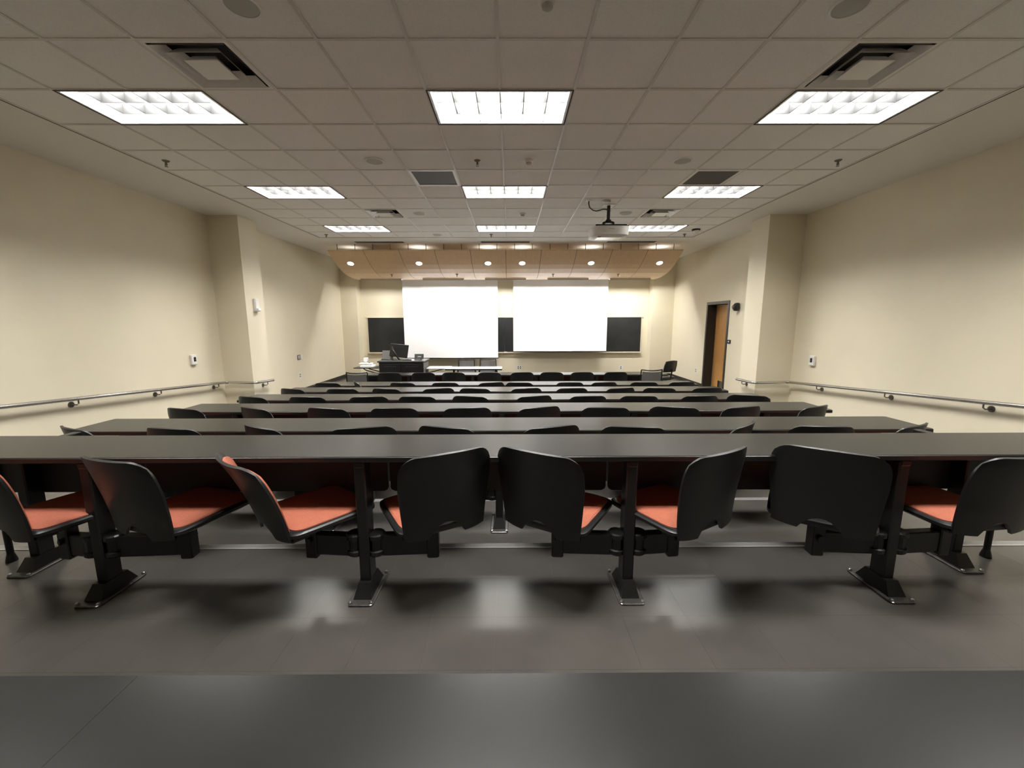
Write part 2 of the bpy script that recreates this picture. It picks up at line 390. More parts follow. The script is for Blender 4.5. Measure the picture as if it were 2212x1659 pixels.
# ---- speakers, sprinklers, detectors
def make_speaker():
    r = empty('ceiling_speaker')
    MB().lathe((0, 0, 0), [(.108, .006), (.108, -.003), (.100, -.007), (.094, -.006), (.094, .006)], 32).build('rim', 'white_metal', r, True)
    MB().lathe((0, 0, 0), [(.0935, .005), (.0935, -.004), (.06, -.0065), (.005, -.007)], 32).build('grille', 'grey', r, True); return r
sp = make_speaker()
SPK = [(-3, -1, 'at the top edge of the picture, left of centre'), (3, -1, 'at the top edge of the picture, right of centre'), (-3, 3, 'between the near and middle lights, left of centre'), (3, 3, 'between the near and middle lights, right of centre'), (-3, 7, 'beside the far diffuser on the left'), (3, 7, 'beside the far diffuser on the right'), (-3, 10, 'in the last tile row before the wooden panel')]
for n, (i, j, t_) in enumerate(SPK):
    o = sp if n == 0 else copy_tree(sp)
    o.location = (GX+(i+.5)*T, GY+(j+.5)*T, CEIL); tag(o, 'round grey ceiling speaker ' + t_, 'speaker', 'round ceiling speakers')
def make_sprinkler():
    r = empty('sprinkler')
    MB().lathe((0, 0, 0), [(.04, .006), (.04, 0), (.03, -.01), (.012, -.014)], 20).build('escutcheon', 'brass', r, True)
    MB().lathe((0, 0, 0), [(.010, -.01), (.012, -.03), (.007, -.05)], 12).build('stem', 'brass', r, True)
    m = MB()
    for a in (-1, 1): m.tube([(a*.010, 0, -.03), (a*.016, 0, -.045), (a*.004, 0, -.062)], .003, 6)
    m.build('frame', 'brass', r); MB().cyl((0, 0), .018, -.066, -.063, 16).build('deflector', 'brass', r); return r
spr = make_sprinkler()
SPR = [(-6.54, 3.5, 'near the left edge of the tile grid'), (-.5, 3.5, 'between the near and middle centre lights'), (6.54, 3.5, 'near the edge of the tile grid on the door side'), (-6.5, 10.45, 'at the far left corner of the tile grid'), (-.55, 10.45, 'just past the farthest centre light'), (6.45, 10.45, 'at the far corner of the tile grid above the door wall'), (3.1, 10.45, 'behind the projector')]
for n, (i, j, t_) in enumerate(SPR):
    o = spr if n == 0 else copy_tree(spr)
    o.location = (GX+i*T, GY+j*T, CEIL+.004); tag(o, 'small sprinkler head %s' % t_, 'sprinkler', 'ceiling sprinklers')
def make_detector():
    r = empty('smoke_detector')
    MB().lathe((0, 0, 0), [(.055, .006), (.055, -.008), (.045, -.02), (.038, -.022)], 24).build('base', 'white', r, True)
    MB().lathe((0, 0, 0), [(.034, -.02), (.034, -.036), (.022, -.042)], 20).build('sensor_cap', 'grey', r, True); return r
det = make_detector()
for n, (i, j, t_) in enumerate([(.5, 3.48, 'between the near and middle centre lights'), (.5, 7.5, 'between the middle and far centre lights'), (.5, -.56, 'cut by the top edge of the picture')]):
    o = det if n == 0 else copy_tree(det)
    o.location = (GX+i*T, GY+j*T, CEIL); tag(o, 'small round white smoke detector ' + t_, 'detector', 'round ceiling detectors')
r = empty('ceiling_sensor', (3.89, 8.98, CEIL))
MB().lathe((0, 0, 0), [(.085, .004), (.085, -.02), (.07, -.03)], 24).build('mount_ring', 'black', r, True)
MB().lathe((0, -.015, 0), [(.062, -.026), (.055, -.06), (.03, -.085), (.006, -.09)], 24).build('dome', 'white', r, True)
tag(r, 'black and white dome device on the ceiling near the door wall', 'sensor')
# ---- slot diffusers in the plain ceiling ahead of the grid
def make_slot():
    r = empty('slot_diffuser'); m = MB()
    for x0, x1, y0, y1 in ((-.6, .6, -.115, -.10), (-.6, .6, .10, .115), (-.6, -.585, -.10, .10), (.585, .6, -.10, .10)): m.box(x0, x1, y0, y1, -.006, 0)
    m.build('frame', 'white_metal', r)
    MB().box(-.585, .585, -.006, .006, -.006, 0).build('divider', 'white_metal', r)
    MB().box(-.585, .585, -.10, .10, -.0045, 0).build('slot_opening', 'vent_dark', r); return r
sl = make_slot()
for n, x in enumerate((-3.14, -.113, 2.93)):
    o = sl if n == 0 else copy_tree(sl)
    o.location = (x, 10.33, CEIL); tag(o, 'long narrow slot air diffuser above the wooden panel, ' + ('at its left end', 'at its middle', 'behind the projector')[n], 'air vent', 'slot diffusers')

# ------------------------------------------------------------------ wooden ceiling cloud
PROF = [(10.52, 1.690), (10.65, 1.615), (10.80, 1.530), (11.0, 1.428), (11.22, 1.342), (11.5, 1.262), (11.75, 1.222), (12.0, 1.196), (12.25, 1.188), (12.5, 1.188)]
def zprof(y):
    for (a, za), (b, zb) in zip(PROF, PROF[1:]):
        if a <= y <= b: return za + (zb-za)*(y-a)/(b-a)
CL = empty('acoustic_cloud', (0, 0, 0)); XS = [-4.49+.877*i for i in range(11)]
for i in range(10):
    poly = [(y, z+ZC) for y, z in PROF] + [(y, z+ZC+.028) for y, z in reversed(PROF)]
    MB().prism_x(poly, XS[i]+.005, XS[i+1]-.005).build('veneer_panel', 'maple', CL)
for i in range(1, 10):
    MB().prism_x([(y, z+ZC+.004) for y, z in PROF] + [(y, z+ZC+.028) for y, z in reversed(PROF)], XS[i]-.0048, XS[i]+.0048).build('seam_shade_strip', 'gap', CL)  # dark filler added so the lit panel gaps look shaded
m = MB()
for i in range(11):
    x = XS[i]+(.02 if i == 0 else (-.02 if i == 10 else 0))
    m.prism_x([(y, z+ZC+.028) for y, z in PROF[2:]] + [(y, z+ZC+.075) for y, z in reversed(PROF[2:])], x-.018, x+.018)
m.box(XS[0], XS[10], 12.44, 12.49, ZC+1.216, ZC+1.30).build('rib_frame', 'maple_back', CL)
rod = MB().cyl((0, 0), .008, 0, 1, 8).mesh('hanger_rod', 'bracket')
for i in range(20):
    x = -4.49+.877*(i+.5)/2*1.0
    for y in (10.58, 11.9):
        if y == 11.9 and i % 2: continue
        o = put('hanger_rod', rod, CL, (x, y, zprof(y)+ZC+.02)); o.scale = (1, 1, CEIL-(zprof(y)+ZC+.02))
tag(CL, 'curved maple veneer ceiling panel hanging above the screens', 'ceiling panel')
# downlights set into the cloud
DLX = (-4.10, -2.343, -.569, .312, 2.089, 3.856)
yd = 10.95; zd = zprof(yd)+ZC; tilt = math.atan2(zprof(11.1)-zprof(10.8), .3)
def make_down():
    r = empty('downlight')
    MB().lathe((0, 0, 0), [(.085, .004), (.085, -.004), (.078, -.005), (.074, .004)], 24).build('trim_ring', 'white_metal', r, True)
    MB().lathe((0, 0, 0), [(.0735, .0), (.0735, -.003), (.003, -.0035)], 24).build('lens', 'can', r, True)
    MB().cyl((0, 0), .07, .03, .14, 20).build('can_housing', 'vent_dark', r)
    return r
dl = make_down()
for n, x in enumerate(DLX):
    o = dl if n == 0 else copy_tree(dl)
    o.location = (x, yd, zd-.003); o.rotation_euler = (tilt, 0, 0)
    tag(o, 'round bright downlight in the wooden ceiling panel, %s from the left' % ORD[n], 'downlight', 'round downlights in the wooden panel')
    spot('downlight_lamp', o, (0, 0, -.02), CAN_W, 110, rot=(-tilt, 0, 0), r=.06)
    spot('downlight_upglow', o, (0, .02, .20), UP_W, 150, rot=(PI-tilt, 0, 0), r=.05, blend=.8)
# linear lights near the back edge of the cloud
def make_lin():
    r = empty('linear_light'); m = MB()
    for x0, x1, y0, y1 in ((-.585, .585, -.075, -.06), (-.585, .585, .06, .075), (-.585, -.57, -.06, .06), (.57, .585, -.06, .06)): m.box(x0, x1, y0, y1, -.052 if y1 < 0 and y0 < -.07 else -.029, .0)
    m.build('frame', 'alu', r); MB().box(-.57, .57, -.06, .06, -.004, .0).build('lens', 'slot', r); return r
ln = make_lin()
for n, (a, b) in enumerate([(-4.278, -3.12), (-2.507, -1.32), (-.72, .455), (1.07, 2.259), (2.861, 4.039)]):
    o = ln if n == 0 else copy_tree(ln)
    o.location = ((a+b)/2, 12.2, zprof(12.2)+ZC-.001)
    tag(o, 'linear light strip along the lower edge of the wooden panel, %s from the left' % ORD[n], 'linear light', 'linear strips under the wooden panel')
    area('linear_lamp', o, (0, -.03, -.010), 1.1, .03, SLOT_W, rot=(math.radians(33), 0, 0))
for n, x in enumerate((-3.24, -1.455, 1.18, 2.97)):
    o = copy_tree(spr); o.location = (x, 11.62, zprof(11.62)+ZC); tag(o, 'small sprinkler head in the wooden panel, %s from the left' % ORD[n], 'sprinkler', 'sprinklers in the wooden panel')

# ------------------------------------------------------------------ front wall: chalkboard, screens, outlets
kb = 13.5/13.0
cb = empty('chalkboard', (0, YF, 0))
zt, zb = ZC+.085*kb, ZC-.99*kb; bx0, bx1 = -4.62, 4.26
nb = 4; wbd = (bx1-bx0)/nb
for i in range(nb): MB().cbox(bx0+i*wbd+.002, bx0+(i+1)*wbd-.002, -.03, -.004, zb, zt, .003).build('slate_panel', 'board', cb)
MB().prism_x([(-.05, zt), (-.05, zt+.03), (-.035, zt+.045), (-.0, zt+.045), (0, zt)], bx0-.05, bx1+.05).build('map_rail', 'rail', cb)
MB().prism_x([(-.10, zb-.035), (-.105, zb-.012), (-.095, zb-.012), (-.09, zb-.022), (-.03, zb-.022), (-.03, zb), (0, zb), (0, zb-.035)], bx0-.04, bx1+.02).build('chalk_tray', 'rail', cb)
MB().box(bx0-.012, bx0, -.034, 0, zb, zt).build('side_trim', 'rail', cb); MB().box(bx1, bx1+.012, -.034, 0, zb, zt).build('side_trim', 'rail', cb)
tag(cb, 'long black chalkboard behind the two projection screens', 'chalkboard')
e = MB().cbox(-.05, .05, -.02, .02, 0, .03, .006).build('chalk_eraser', 'white', None, loc=(-.16, YF-.06, zb-.021)); tag(e, 'small pale eraser on the chalk tray between the screens', 'eraser')
ks = 13.2/13.0
def screen(x0, x1, zb_, label):
    r = empty('projection_screen', ((x0+x1)/2, 13.2, 0)); hw = (x1-x0)/2; z1 = ZC+1.56
    def fn(u, v):
        x = (u*2-1)*hw
        return (x, .012*math.sin(u*PI*3.0)*(1-v)**2 + .008*math.sin(u*9+v*4)*(1-v), zb_+v*(z1-zb_))
    MB().shell(fn, 40, 30, .002).build('screen_fabric', 'screen', r, True)
    MB().cbox(-hw-.01, hw+.01, -.014, .014, zb_-.028, zb_+.004, .008).build('bottom_bar', 'black', r)
    MB().cbox(-hw-.12, hw+.12, -.08, .10, z1-.01, z1+.15, .02).build('roller_case', 'white_metal', r)
    for q in (-.7, .7): MB().box(q*hw-.03, q*hw+.03, -.02, .02, z1+.14, CEIL).build('hanger', 'white_metal', r)
    tag(r, label, 'projection screen', 'pull-down projection screens'); return r
screen(-3.372*1.0, -.392, ZC-1.168*ks, 'white pull-down projection screen hanging lower, behind the lectern')
screen(.098, 3.075, ZC-.968*ks, 'white pull-down projection screen hanging higher, nearer the door wall')
def wall_plate(name, loc, rz, w_, h_, gangs, label, cat, m='white', slot='vent_dark'):
    r = empty(name, loc, rz)                       # front faces local -Y
    MB().cbox(-w_/2, w_/2, -.007, 0, -h_/2, h_/2, .003).build('cover_plate', m, r)
    for gI in range(gangs):
        x = (gI-(gangs-1)/2)*.075
        for zz in (-.025, .025): MB().cbox(x-.017, x+.017, -.010, -.006, zz-.016, zz+.016, .002).build('socket', slot, r)
    return tag(r, label, cat)
wall_plate('wall_outlet', (.299, YF, ZC-1.548), 0, .19, .15, 2, 'double gang outlet plate on the front wall under the screens', 'outlet')
wall_plate('wall_outlet', (3.66, YF, ZC-1.557), 0, .11, .14, 1, 'single outlet plate on the front wall under the chalkboard end', 'outlet')
wall_plate('wall_outlet', (XR2, 11.33, ZC-1.386), -PI/2, .09, .16, 1, 'outlet plate low on the wall just past the door', 'outlet')
wall_plate('wall_outlet', (XL2, 10.30, ZC-1.361), PI/2, .09, .16, 1, 'outlet plate low on the wall past the left column', 'outlet')

# ------------------------------------------------------------------ wall devices
r = empty('wall_control', (XL2, 10.31, ZC-.906), PI/2)
MB().cbox(-.075, .075, -.012, 0, -.06, .06, .004).build('plate', 'bracket', r); 
for z in (-.03, 0, .03): MB().cbox(-.055, .055, -.016, -.011, z-.008, z+.008, .002).build('button_row', 'white', r)
MB().cbox(.10, .19, -.008, 0, -.055, .055, .003).build('blank_plate', 'white', r)
tag(r, 'grey control panel on the wall past the left column', 'control panel')
def switch_box(loc, rz, label):
    r = empty('wall_sensor_box', loc, rz)
    MB().cbox(-.06, .06, -.045, 0, -.085, .085, .008).build('housing', 'white', r)
    MB().cbox(-.026, .026, -.049, -.044, -.03, .045, .003).build('display', 'black', r)
    MB().cbox(-.012, .012, -.052, -.048, -.012, .012, .003).build('button', 'bracket', r)
    return tag(r, label, 'wall device')
switch_box((XL, 7.02, ZC-.652), PI/2, 'white wall box with dark window above the left handrail')
switch_box((XR, 7.19, ZC-.714), -PI/2, 'white wall box with dark window above the handrail on the door side')
r = empty('alarm_strobe', (XCL, 8.02, ZC+.298), PI/2)
MB().cbox(-.06, .06, -.05, 0, -.12, .12, .01).build('housing', 'white', r); MB().cbox(-.05, .05, -.085, -.045, -.115, -.06, .012).build('lens', 'louver', r)
tag(r, 'tall white wall device high on the left column', 'wall device')
r = empty('wall_speaker', (XR2, 9.40, ZC+.285), -PI/2)
MB().loft([srect(.055, .035, -.09, 20, 3, 0, -.06), srect(.075, .06, -.03, 20, 3, 0, -.075), srect(.075, .06, .03, 20, 3, 0, -.075), srect(.05, .03, .09, 20, 3, 0, -.05)]).build('cabinet', 'black', r, True)
MB().tube([(0, 0, 0), (0, -.06, 0)], .02, 10).build('wall_bracket', 'black', r); MB().cyl((0, 0), .02, 0, .006, 12).build('badge', 'red', r, loc=(-.03, -.134, .0)).rotation_euler = (PI/2, 0, 0)
tag(r, 'small dark speaker on the wall between column and door', 'speaker')
r = empty('card_reader', (XR2, 9.70, ZC-.51), -PI/2)
MB().cbox(-.07, .07, -.02, 0, -.045, .045, .004).build('plate', 'black', r); MB().cbox(-.02, .03, -.024, -.019, -.012, .014, .002).build('indicator', 'white', r)
tag(r, 'small dark plate beside the wooden door', 'card reader')

# ------------------------------------------------------------------ handrails
def bracket(parent, wx, sgn, y, z, rx, col=False):
    b = empty('rail_bracket'); b.parent = parent
    o = MB().cyl((0, 0), .036, 0, .009, 18).build('rosette', 'bracket', b, True, loc=(wx, y, z-.075)); o.rotation_euler = (0, sgn*PI/2, 0)
    MB().tube([(wx, y, z-.075), (wx+(rx-wx)*.75, y, z-.078), (rx, y, z-.06), (rx, y, z-.015)], .008, 8).build('arm', 'bracket', b, True)
def rail(pts, name, label, brs):
    r = empty('handrail', (0, 0, 0))
    P = []
    V = [Vector(p) for p in pts]
    for i, p in enumerate(V):
        if 0 < i < len(V)-1:
            a = (V[i-1]-p); b = (V[i+1]-p); q = min(.09, a.length*.4, b.length*.4); A = p+a.normalized()*q; B = p+b.normalized()*q
            for t in (0, .25, .5, .75, 1): P.append(A*(1-t)**2 + p*2*t*(1-t) + B*t*t)
        else: P.append(p)
    MB().tube(P, .0235, 16).build('rail_tube', 'chrome', r, True)
    for b in brs: bracket(r, *b)
    tag(r, label, 'handrail')
zl = lambda y: ZC - .882 - (y-4.21)*.0740
zr = lambda y: ZC - .878 - (y-4.06)*.0795
rail([(XL+.1, -1.2, zl(-1.2)), (XL+.1, YCOL0-.1, zl(7.64)), (XCL+.1, YCOL0-.1, zl(7.64)-.012), (XCL+.1, 8.22, ZC-1.178)], 'handrail', 'steel handrail sloping along the left wall and round its column',
     [(XL, 1, y, zl(y), XL+.1) for y in (1.2, 2.5, 3.75, 5.0, 6.2, 7.44)] + [(XCL, 1, 8.02, ZC-1.174, XCL+.1)])
rail([(XR-.1, -1.2, zr(-1.2)), (XR-.1, YCOL0-.1, zr(7.64)), (XCR-.1, YCOL0-.1, zr(7.64)-.012), (XCR-.1, 8.22, ZC-1.185)], 'handrail', 'steel handrail sloping along the wall on the door side',
     [(XR, -1, y, zr(y), XR-.1) for y in (.7, 1.95, 3.2, 4.44, 5.64, 6.92)] + [(XCR, -1, 8.02, ZC-1.182, XCR-.1)])

# ------------------------------------------------------------------ lecture tables
POSTS = {6: [XC+s*1.3642 for s in (-1.5, -.5, .5, 1.5)], 0: [-1.98, -.74, .505, 1.69], 7: [XC+s*1.3642 for s in (-1.5, -.5, .5, 1.5)]}
for k in range(1, 6): POSTS[k] = [-.085+s*1.27 for s in (-2, -1, 0, 1, 2)]
PD = .055                                           # post centre behind the near table edge
post_me = MB().cbox(-.028, .028, -.045, .045, .012, .715, .006).mesh('post', 'steel')
plate_me = MB().loft([srect(.066, .145, 0, 20, 10), srect(.066, .145, .008, 20, 10), srect(.062, .141, .011, 20, 10)]).mesh('base_plate', 'plate')
def _shoe():
    m = MB(); R = lambda hx, hy, z: [(-hx, -hy, z), (hx, -hy, z), (hx, hy, z), (-hx, hy, z)]
    return m.loft([R(.046, .104, .010), R(.045, .102, .014), R(.031, .064, .078)])
shoe_me = _shoe().mesh('base_shoe', 'steel')
bolt_me = MB().lathe((0, 0, 0), [(.009, 0), (.009, .007), (.005, .011)], 10).mesh('bolt', 'screw')
hub_me = MB().lathe((0, 0, 0), [(.040, .205), (.046, .212), (.046, .232), (.036, .236), (.036, .294), (.046, .298), (.046, .318), (.040, .325)], 16).mesh('swing_hub', 'steel')
brk_me = MB().cbox(-.025, .025, -.05, .30, .690, .720, .004).mesh('top_bracket', 'steel')
ROWNAME = {7: 'foreground desk', 6: 'nearest', 5: 'second nearest', 4: 'third nearest', 3: 'fourth nearest', 2: 'fifth nearest', 1: 'sixth nearest', 0: 'front'}
def add_post(parent, x, y, z, hub=True):
    p = put('post', post_me, parent, (x, y, z))
    put('base_plate', plate_me, p); put('base_shoe', shoe_me, p); put('top_bracket', brk_me, p)
    for sx in (-1, 1):
        for sy in (-1, 1): put('bolt', bolt_me, p, (sx*.053, sy*.128, .011))
    if hub:
        for sx in (-1, 1): put('swing_hub', hub_me, p, (sx*.055, 0, 0))
    return p
def table(k):
    x0, x1, y0, z = XC-TW/2, XC+TW/2, D[k], TOPZ[k]
    r = empty('lecture_table', (0, 0, 0))
    if k == 7: x0, x1 = -4.3, 4.2
    segs = [(x0, -.707), (-.707, x1)] if k == 7 else [(x0, x1)]
    y1 = y0+(.402 if k == 7 else TD)
    for a, b in segs:
        c = .012
        def out(e, zz):
            A, B, Y0, Y1 = a+(e if a == x0 else .0003), b-(e if b == x1 else .0003), y0+e, y1-e; ca = c if a == x0 else .0003; cb_ = c if b == x1 else .0003
            P = []
            for (px, py, cc, sx, sy) in ((A, Y0, ca, 1, 1), (B, Y0, cb_, -1, 1), (B, Y1, cb_, -1, -1), (A, Y1, ca, 1, -1)):
                cx, cy = px+sx*cc, py+sy*cc
                a0 = {(1, 1): PI, (-1, 1): 1.5*PI, (-1, -1): 0, (1, -1): .5*PI}[(sx, sy)]
                for q in range(5): t = a0+q*PI/8; P.append((cx+cc*math.cos(t), cy+cc*math.sin(t), zz))
            return P
        top = MB().loft([out(.004, z-.003), out(.0025, z)]).build('table_top', 'top', r)
        MB().loft([out(.006, z-.03), out(0, z-.027), out(0, z-.005), out(.003, z-.0025)]).build('edge_band', 'edge', top)
    ps = POSTS[k]
    for x in ps: add_post(r, x, y0+PD, F[k])
    if k in (6, 7):
        for sx, xo, xi in ((-1, -2.75, -2.98), (1, 2.60, 2.86)):
            add_post(r, xo, y0+.30, F[k], hub=False)
            lg = MB().lathe((0, 0, 0), [(.016, .02), (.016, .72)], 12).build('end_leg', 'steel', r, True, loc=(xi, y0+.33, F[k]))
            MB().lathe((0, 0, 0), [(.026, 0), (.026, .01), (.020, .035), (.016, .05)], 14).build('glide_foot', 'steel', lg, True)
    if k in (6, 7): bnds = [x0+.05, -2.75] + [p+.045 for p in ps[1:3]] + [2.60, x1-.05]; bnds = [x0+.06, ps[0], ps[1]+.045, ps[2]-.045, ps[3], x1-.06]
    else: bnds = [x0+.06] + [p for p in ps[1:-1]] + [x1-.06] if k else [x0+.06] + ps[1:-1] + [x1-.06]
    for a, b in zip(bnds, bnds[1:]):
        zb0, zt0, c = F[k]+.425, z-.03, .025
        poly = [(a+.006+c, zb0), (b-.006-c, zb0), (b-.006-.006, zb0+.010), (b-.006, zb0+c), (b-.006, zt0), (a+.006, zt0), (a+.006, zb0+c), (a+.012, zb0+.010)]
        MB().prism_y(poly, y0+.345, y0+.363).build('modesty_panel', 'panel', r)
    lab = {7: 'long dark grey desk filling the bottom of the picture', 0: 'long grey lecture table at the very front, before the lectern'}.get(k, 'long grey lecture table of the %s row, with black posts' % ROWNAME[k])
    tag(r, lab, 'table', 'long lecture tables')
for k in range(7, -1, -1): table(k)

# ------------------------------------------------------------------ swing chairs
def back_fn(o=0., inset=0., z_lo=.0, z_hi=0.):
    def fn(u, v):
        U = (u*2-1); a = abs(U)
        hw = (.200 + .026*min(1, v*1.5)) - inset
        vt = max(0, (v-.84)/.16); hw *= 1-.07*vt**2.2
        zt = .826 - .010*a**2 - .034*max(0, (a-.70)/.30)**2.2 - z_hi
        zb = .398 + .072*max(0, 1-(a/.44)**2)**.8 + .010*a**4 + z_lo
        z = zb + (zt-zb)*v
        h = (z-.40)/.43
        y = -.212 - .012*h - .060*h*h + .046*a**2.2*(.55+.45*h)
        return (hw*U, y+o, z)
    return fn
def make_chair():
    r = empty('swing_chair')
    seat = MB().loft([srect(.150, .150, .402, 36, 4, 0, .0), srect(.205, .215, .412, 36, 6, 0, .02), srect(.226, .230, .426, 36, 8, 0, .03), srect(.226, .230, .440, 36, 8, 0, .03), srect(.218, .222, .447, 36, 8, 0, .03)]).build('seat', 'plastic', r, True)
    MB().loft([srect(.204, .204, .444, 36, 8, 0, .034), srect(.204, .204, .452, 36, 8, 0, .034), srect(.196, .196, .459, 36, 7, 0, .034), srect(.150, .150, .461, 36, 5, 0, .034)]).build('seat_cushion', 'fabric', seat, True)
    back = MB().shell(back_fn(), 22, 16, .013).build('backrest', 'plastic', r, True)
    MB().shell(back_fn(.012, .032, .026, .024), 18, 12, .014).build('back_cushion', 'fabric', back, True)
    for s in (-1, 1):
        MB().loft([[(s*x0_, y_, z_) for x0_, y_, z_ in q] for q in ([(.150, -.10, .405), (.204, -.10, .405), (.204, -.10, .438), (.150, -.10, .438)], [(.152, -.195, .402), (.204, -.178, .402), (.204, -.165, .446), (.152, -.182, .446)])]).build('back_hinge', 'plastic', r)
    MB().cbox(-.085, .085, -.10, .10, .376, .402, .006).build('seat_bracket', 'steel', r)
    MB().cbox(-.031, .031, -.031, .031, .182, .378, .005).build('riser', 'steel', r)
    L = .33
    arm = MB().cbox(.0, L, -.023, .023, .200, .316, .006).build('swing_arm', 'steel', r)
    MB().cyl((0, 0), .018, 0, .012, 6).build('bolt_head', 'steel', arm, loc=(.0, -.034, .285)).rotation_euler = (PI/2, 0, 0)
    return r
CH = make_chair(); first = [True]
# (x of backrest, yaw in degrees; positive turns to the right)
ROWS = {
 6: [(-2.40, 22, 'cut by the left picture edge', 6), (-1.76, 18, 'next to the left outer post', 5), (-1.17, 40, 'turned sharply right, orange edge showing', 12), (-.31, -30, 'left of the two centre backs', 0),
     (.14, 32, 'right of the two centre backs', 0), (.95, -30, 'turned left beside the right centre post', 0), (1.50, 35, 'its broad back seen squarely', 0), (2.30, -6, 'cut by the right picture edge', 5)],
 5: list(zip([-2.96, -2.30, -1.69, -1.02, -.43, .27, .85, 1.60, 2.14, 2.76], [25, 10, 28, -14, 18, -20, 8, -42, 4, -26])),
 4: list(zip([-2.96, -2.32, -1.66, -1.06, -.4, .25, .87, 1.51, 2.11, 2.78], [16, 26, 14, 0, -8, -22, 2, 14, -16, -26])),
 3: list(zip([-2.93, -2.31, -1.62, -1.06, -.45, .26, .88, 1.47, 2.16, 2.74], [18, 4, -6, 4, 14, -18, -6, 2, -4, 20])),
 2: list(zip([-2.97, -2.3, -1.69, -1.0, -.48, .21, .84, 1.5, 2.05, 2.7], [20, 0, 14, -18, 8, -12, -4, -14, 8, -4])),
 1: list(zip([-2.91, -2.45, -1.71, -1.04, -.32, .15, .95, 1.49, 2.14, 2.74], [4, 60, 10, 0, -20, 8, 0, -8, 4, -4])),
 0: list(zip([-2.3, -1.66, -1.08, -.4, .22, .79, 1.37, 2.01], [0, -4, 2, 0, -6, 3, 0, 0])),
}
for k, lst in ROWS.items():
    for n, it in enumerate(lst):
        xb, yw = it[0], math.radians(it[1])
        px = POSTS[k][n//2]; s = -1 if n % 2 == 0 else 1
        pv = Vector((xb+.2*math.sin(yw), D[k]+PD+(.02 if k else .0), 0)); hub = Vector((px+s*.055, D[k]+PD, 0))
        o = CH if first[0] else copy_tree(CH); first[0] = False
        o.location = (pv.x, pv.y, F[k])
        d_ = hub-pv; ang = math.atan2(d_.y, d_.x)
        for c in o.children:
            nm = c.name.split('.')[0]
            c.location = (0, 0, 0)
            if nm in ('seat', 'backrest', 'back_hinge', 'seat_bracket'): c.rotation_euler = (0, 0, -yw)
            else: c.rotation_euler = (0, 0, ang)
            if nm == 'backrest' and k == 6 and it[3]:      # this back leans further
                Rm = Matrix.Rotation(-yw, 4, 'Z') @ Matrix.Translation((0, -.2, .42)) @ Matrix.Rotation(math.radians(it[3]), 4, 'X') @ Matrix.Translation((0, .2, -.42))
                c.matrix_basis = Rm
            if nm == 'swing_arm': c.scale = (d_.length/.33, 1, 1)
        if k == 6: lab = 'black red-seated chair of the nearest row, ' + it[2]
        else: lab = 'black swing chair, %s from the left, at the %s row table' % (ORD[n], ROWNAME[k])
        tag(o, lab, 'chair', 'swing chairs of the %s row' % ROWNAME[k])

# ------------------------------------------------------------------ projector
pr = empty('projector', (1.63, 7.15, ZC))
body = MB().loft([srect(.27, .23, 1.345, 40, 4.5), srect(.300, .262, 1.362, 40, 5), srect(.306, .268, 1.40, 40, 5), srect(.306, .268, 1.478, 40, 5), srect(.296, .258, 1.497, 40, 5)]).build('body', 'white', pr, True)
MB().cbox(-.045, .045, -.272, -.266, 1.442, 1.452, .002).build('rear_badge', 'grey', body)
MB().cbox(-.20, .20, -.12, .10, 1.338, 1.347, .003).build('filter_cover', 'louver', body)
MB().cyl((-.17, -.14), .03, 1.336, 1.348, 16).build('foot', 'black', body)
MB().lathe((0, 0, 0), [(.06, 0), (.06, .02), (.05, .025)], 20).build('lens', 'black', body, True, loc=(.12, .262, 1.42)).rotation_euler = (-PI/2, 0, 0)
MB().tube([(0, 0, 1.60), (0, 0, 1.868)], .027, 14).build('pole', 'black', pr, True)
MB().cbox(-.25, .25, -.235, -.205, 1.497, 1.522, .004).cbox(-.02, .02, -.22, .20, 1.497, 1.520, .004).cbox(-.25, .25, .12, .15, 1.497, 1.522, .004).build('mount_arm', 'black', pr)
m = MB()
for sx in (-1, 1): m.prism_y([(sx*.02, 1.625), (sx*.095, 1.60), (sx*.095, 1.515), (sx*.062, 1.515), (sx*.062, 1.575), (sx*.02, 1.59)], -.03, .03)
m.cbox(-.13, .13, -.06, .06, 1.512, 1.53, .003).cbox(-.04, .04, -.03, .03, 1.585, 1.64, .004).build('yoke', 'black', pr)
MB().cbox(-.09, .09, -.09, .09, 1.861, 1.8668, .003).build('ceiling_plate', 'white', pr)
cbp = [(-.38, -.27, 1.866), (-.38, -.27, 1.82), (-.36, -.26, 1.765), (-.30, -.22, 1.735), (-.24, -.18, 1.735), (-.18, -.13, 1.757), (-.12, -.08, 1.785), (-.07, -.03, 1.80), (-.02, 0, 1.80)]
MB().tube(cbp, .009, 8).build('cable', 'cable', pr, True)
MB().cbox(-.42, -.34, -.31, -.23, 1.860, 1.8668, .002).build('cable_plate', 'white', pr)
MB().cbox(-.16, -.04, -.31, -.23, 1.835, 1.8668, .003).build('junction_box', 'white', pr)
tag(pr, 'white projector on a black pole under the ceiling', 'projector')

# ------------------------------------------------------------------ lectern and front furniture
lx0, lx1, ly0, ly1, lz = -2.91, -1.90, 9.0, 9.62, ZC-.88
le = empty('lectern', (0, 0, 0))
MB().cbox(lx0+.02, lx1-.02, ly0+.02, ly1-.02, .06, lz-.03, .004).build('cabinet', 'console', le)
MB().box(lx0+.05, lx1-.05, ly0+.05, ly1-.05, 0, .06).build('plinth', 'black', le)
MB().cbox(lx0-.01, lx1+.01, ly0-.01, ly1+.01, lz-.03, lz, .006).build('top', 'console_top', le)
for sx in (0, 1):
    a = lx0+.03+sx*.48; dr = MB().cbox(a, a+.46, ly0+.004, ly0+.022, .10, lz-.06, .003).build('door_panel', 'console', le)
    for q in range(6): MB().cbox(a+.11+q*.045, a+.14+q*.045, ly0+.001, ly0+.0045, lz-.125, lz-.118, .001).build('vent_slit', 'bracket', dr)
